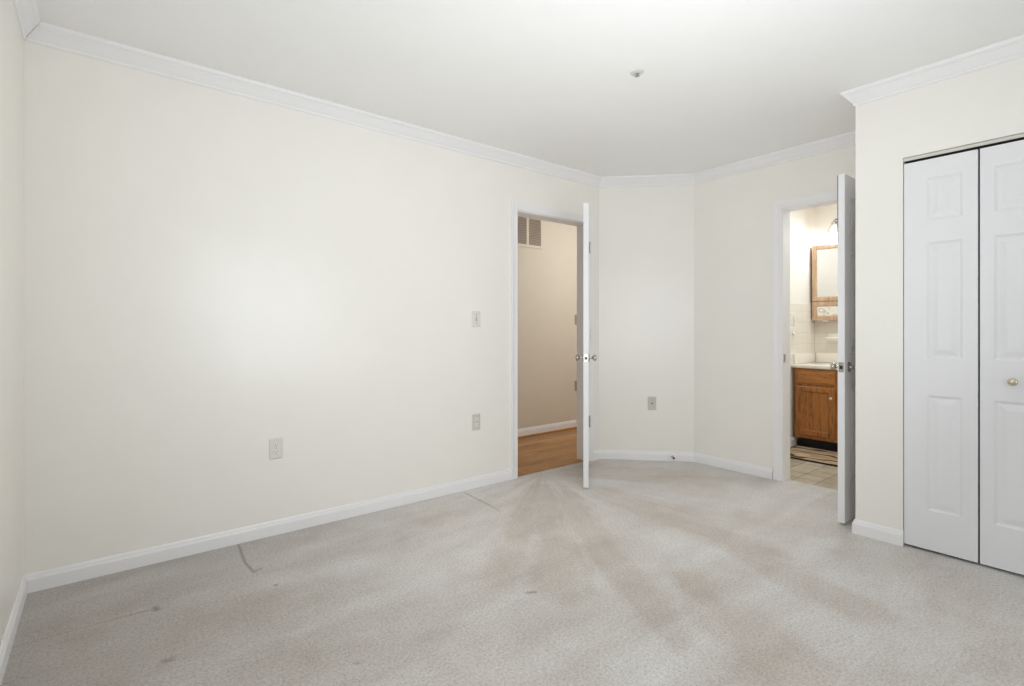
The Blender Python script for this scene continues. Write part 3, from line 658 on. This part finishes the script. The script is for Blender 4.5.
# ---------------------------------------------------------------- oak medicine cabinet, open tile face
MX, MY1, MY0, MZ0, MZ1 = 5.585, 2.142, 1.50, 1.205, 1.958
root = empty('medicine_cabinet', (MX, MY1, MZ0)); tag(root, 'oak framed mirror cabinet hung above the bathroom vanity', 'mirror cabinet')
mw = MY1-MY0; mh = MZ1-MZ0
link('body', box(BM(), 0.018, BX1-.0092-MX, -mw+.006, -.004, 0.004, mh-.004, 0.002), M_oak, root)
def frame_front(a, b, z0, z1, rail, name, parent):
    bm = BM()
    rings = [[bm.verts.new((x, yy, zz)) for yy, zz in ((a+o, z0+o), (b-o, z0+o), (b-o, z1-o), (a+o, z1-o))] for o, x in ((0, 0.0178), (0, 0.004), (0.006, 0), (rail-.008, 0.001), (rail, 0.009), (rail, 0.0178))]
    for A, B in zip(rings, rings[1:]):
        for i in range(4): j = (i+1) % 4; bm.faces.new((A[i], A[j], B[j], B[i]))
    return link(name, bm, M_oak_lit, parent)
f = frame_front(-mw, 0, 0.190, mh, 0.046, 'mirror_door', root)
o = link('mirror', box(BM(), 0.0095, 0.0175, -mw+.0465, -.0465, 0.2365, mh-.0465), M_mirror, f); o['label'] = 'silver mirror glass'
f = frame_front(-mw, 0, 0.0, 0.186, 0.046, 'lower_panel', root)
o = link('insert', box(BM(), 0.0095, 0.0175, -mw+.0465, -.0465, 0.0465, 0.1395), M_relief, f); o['label'] = 'pale mottled insert'
bm = box(BM(), 0.0, 0.014, -.15, -.10, -.010, -.0005, 0.003); o = link('finger_pull', bm, M_trim, root); o['label'] = 'small white pull under the cabinet'

# ---------------------------------------------------------------- vanity light: bar with downturned glass bells
root = empty('vanity_light', (BX1, 1.62, 2.16)); tag(root, 'chrome vanity light with lit glass bells above the mirror cabinet', 'wall light')
link('back_plate', box(BM(), -.022, 0, -.36, .36, -.03, .03, 0.006), M_chrome, root, True)
for yy in (0.30, 0.0, -0.30):
    arm = link('arm', tube(BM(), [(-.018, yy, 0.0), (-.05, yy, 0.035), (-.085, yy+.012, 0.04), (-.115, yy+.02, 0.022), (-.12, yy+.02, 0.0)], 0.007, 10), M_chrome, root, True)
    link('socket_cup', lathe(BM(), [(0.012, 0.004), (0.024, 0.0), (0.026, -.022), (0.02, -.026)], 'z', (-.12, yy+.02, 0.0), 20), M_chrome, arm, True)
    bm = BM(); n = 28
    pr = [(0.027, -.012), (0.036, -.03), (0.044, -.055), (0.056, -.085), (0.072, -.108)]
    inn = [(r-.003, z) for r, z in pr[::-1]]
    rings = [[bm.verts.new((-.12 + r*(1+.04*math.cos(7*2*PI*i/n)*(abs(z) > .06))*math.cos(2*PI*i/n), yy+.02 + r*(1+.04*math.cos(7*2*PI*i/n)*(abs(z) > .06))*math.sin(2*PI*i/n), z)) for i in range(n)] for r, z in pr+inn]
    for A, B in zip(rings, rings[1:]):
        for i in range(n): j = (i+1) % n; bm.faces.new((A[i], A[j], B[j], B[i]))
    link('glass_bell', bm, M_glass, arm, True)
    link('bulb', lathe(BM(), [(0.006, -.03), (0.014, -.04), (0.024, -.06), (0.027, -.078), (0.02, -.096), (0.006, -.105)], 'z', (-.12, yy+.02, 0), 18), M_bulb, arm, True)
    point('vanity_bulb_light', (BX1-.12, 1.62+yy+.02, 2.16-.13), 7, (0.94, 0.97, 1.0), 0.03)

# ---------------------------------------------------------------- soap dish, rug
root = empty('soap_dish', (BX1-.009, 1.975, 1.03)); tag(root, 'white ceramic soap dish on the tile under the mirror cabinet', 'soap dish')
link('back', box(BM(), -.012, 0, -.075, .055, -.03, .05, 0.006), M_porc, root, True)
link('tray', box(BM(), -.085, -.010, -.07, .05, -.008, .012, 0.006), M_porc, root, True)
RX0, RX1, RY0, RY1 = 4.66, 5.185, 1.30, 2.116
rug = empty('bath_rug', ((RX0+RX1)/2, (RY0+RY1)/2, 0)); tag(rug, 'tan rug with wavy brown lines and dark border before the vanity', 'rug')
cx, cy = (RX1-RX0)/2, (RY1-RY0)/2
link('pile', box(BM(), -cx+.012, cx-.012, -cy+.012, cy-.012, -.003, .010, 0.003), M_rug, rug)
bm = BM(); box(bm, -cx, -cx+.012, -cy, cy, -.003, .0105, 0.002); box(bm, cx-.012, cx, -cy, cy, -.003, .0105, 0.002); box(bm, -cx+.012, cx-.012, cy-.012, cy, -.003, .0105, 0.002); box(bm, -cx+.012, cx-.012, -cy, -cy+.012, -.003, .0105, 0.002)
o = link('border', bm, M_rugb, rug); o['label'] = 'dark brown rug border'
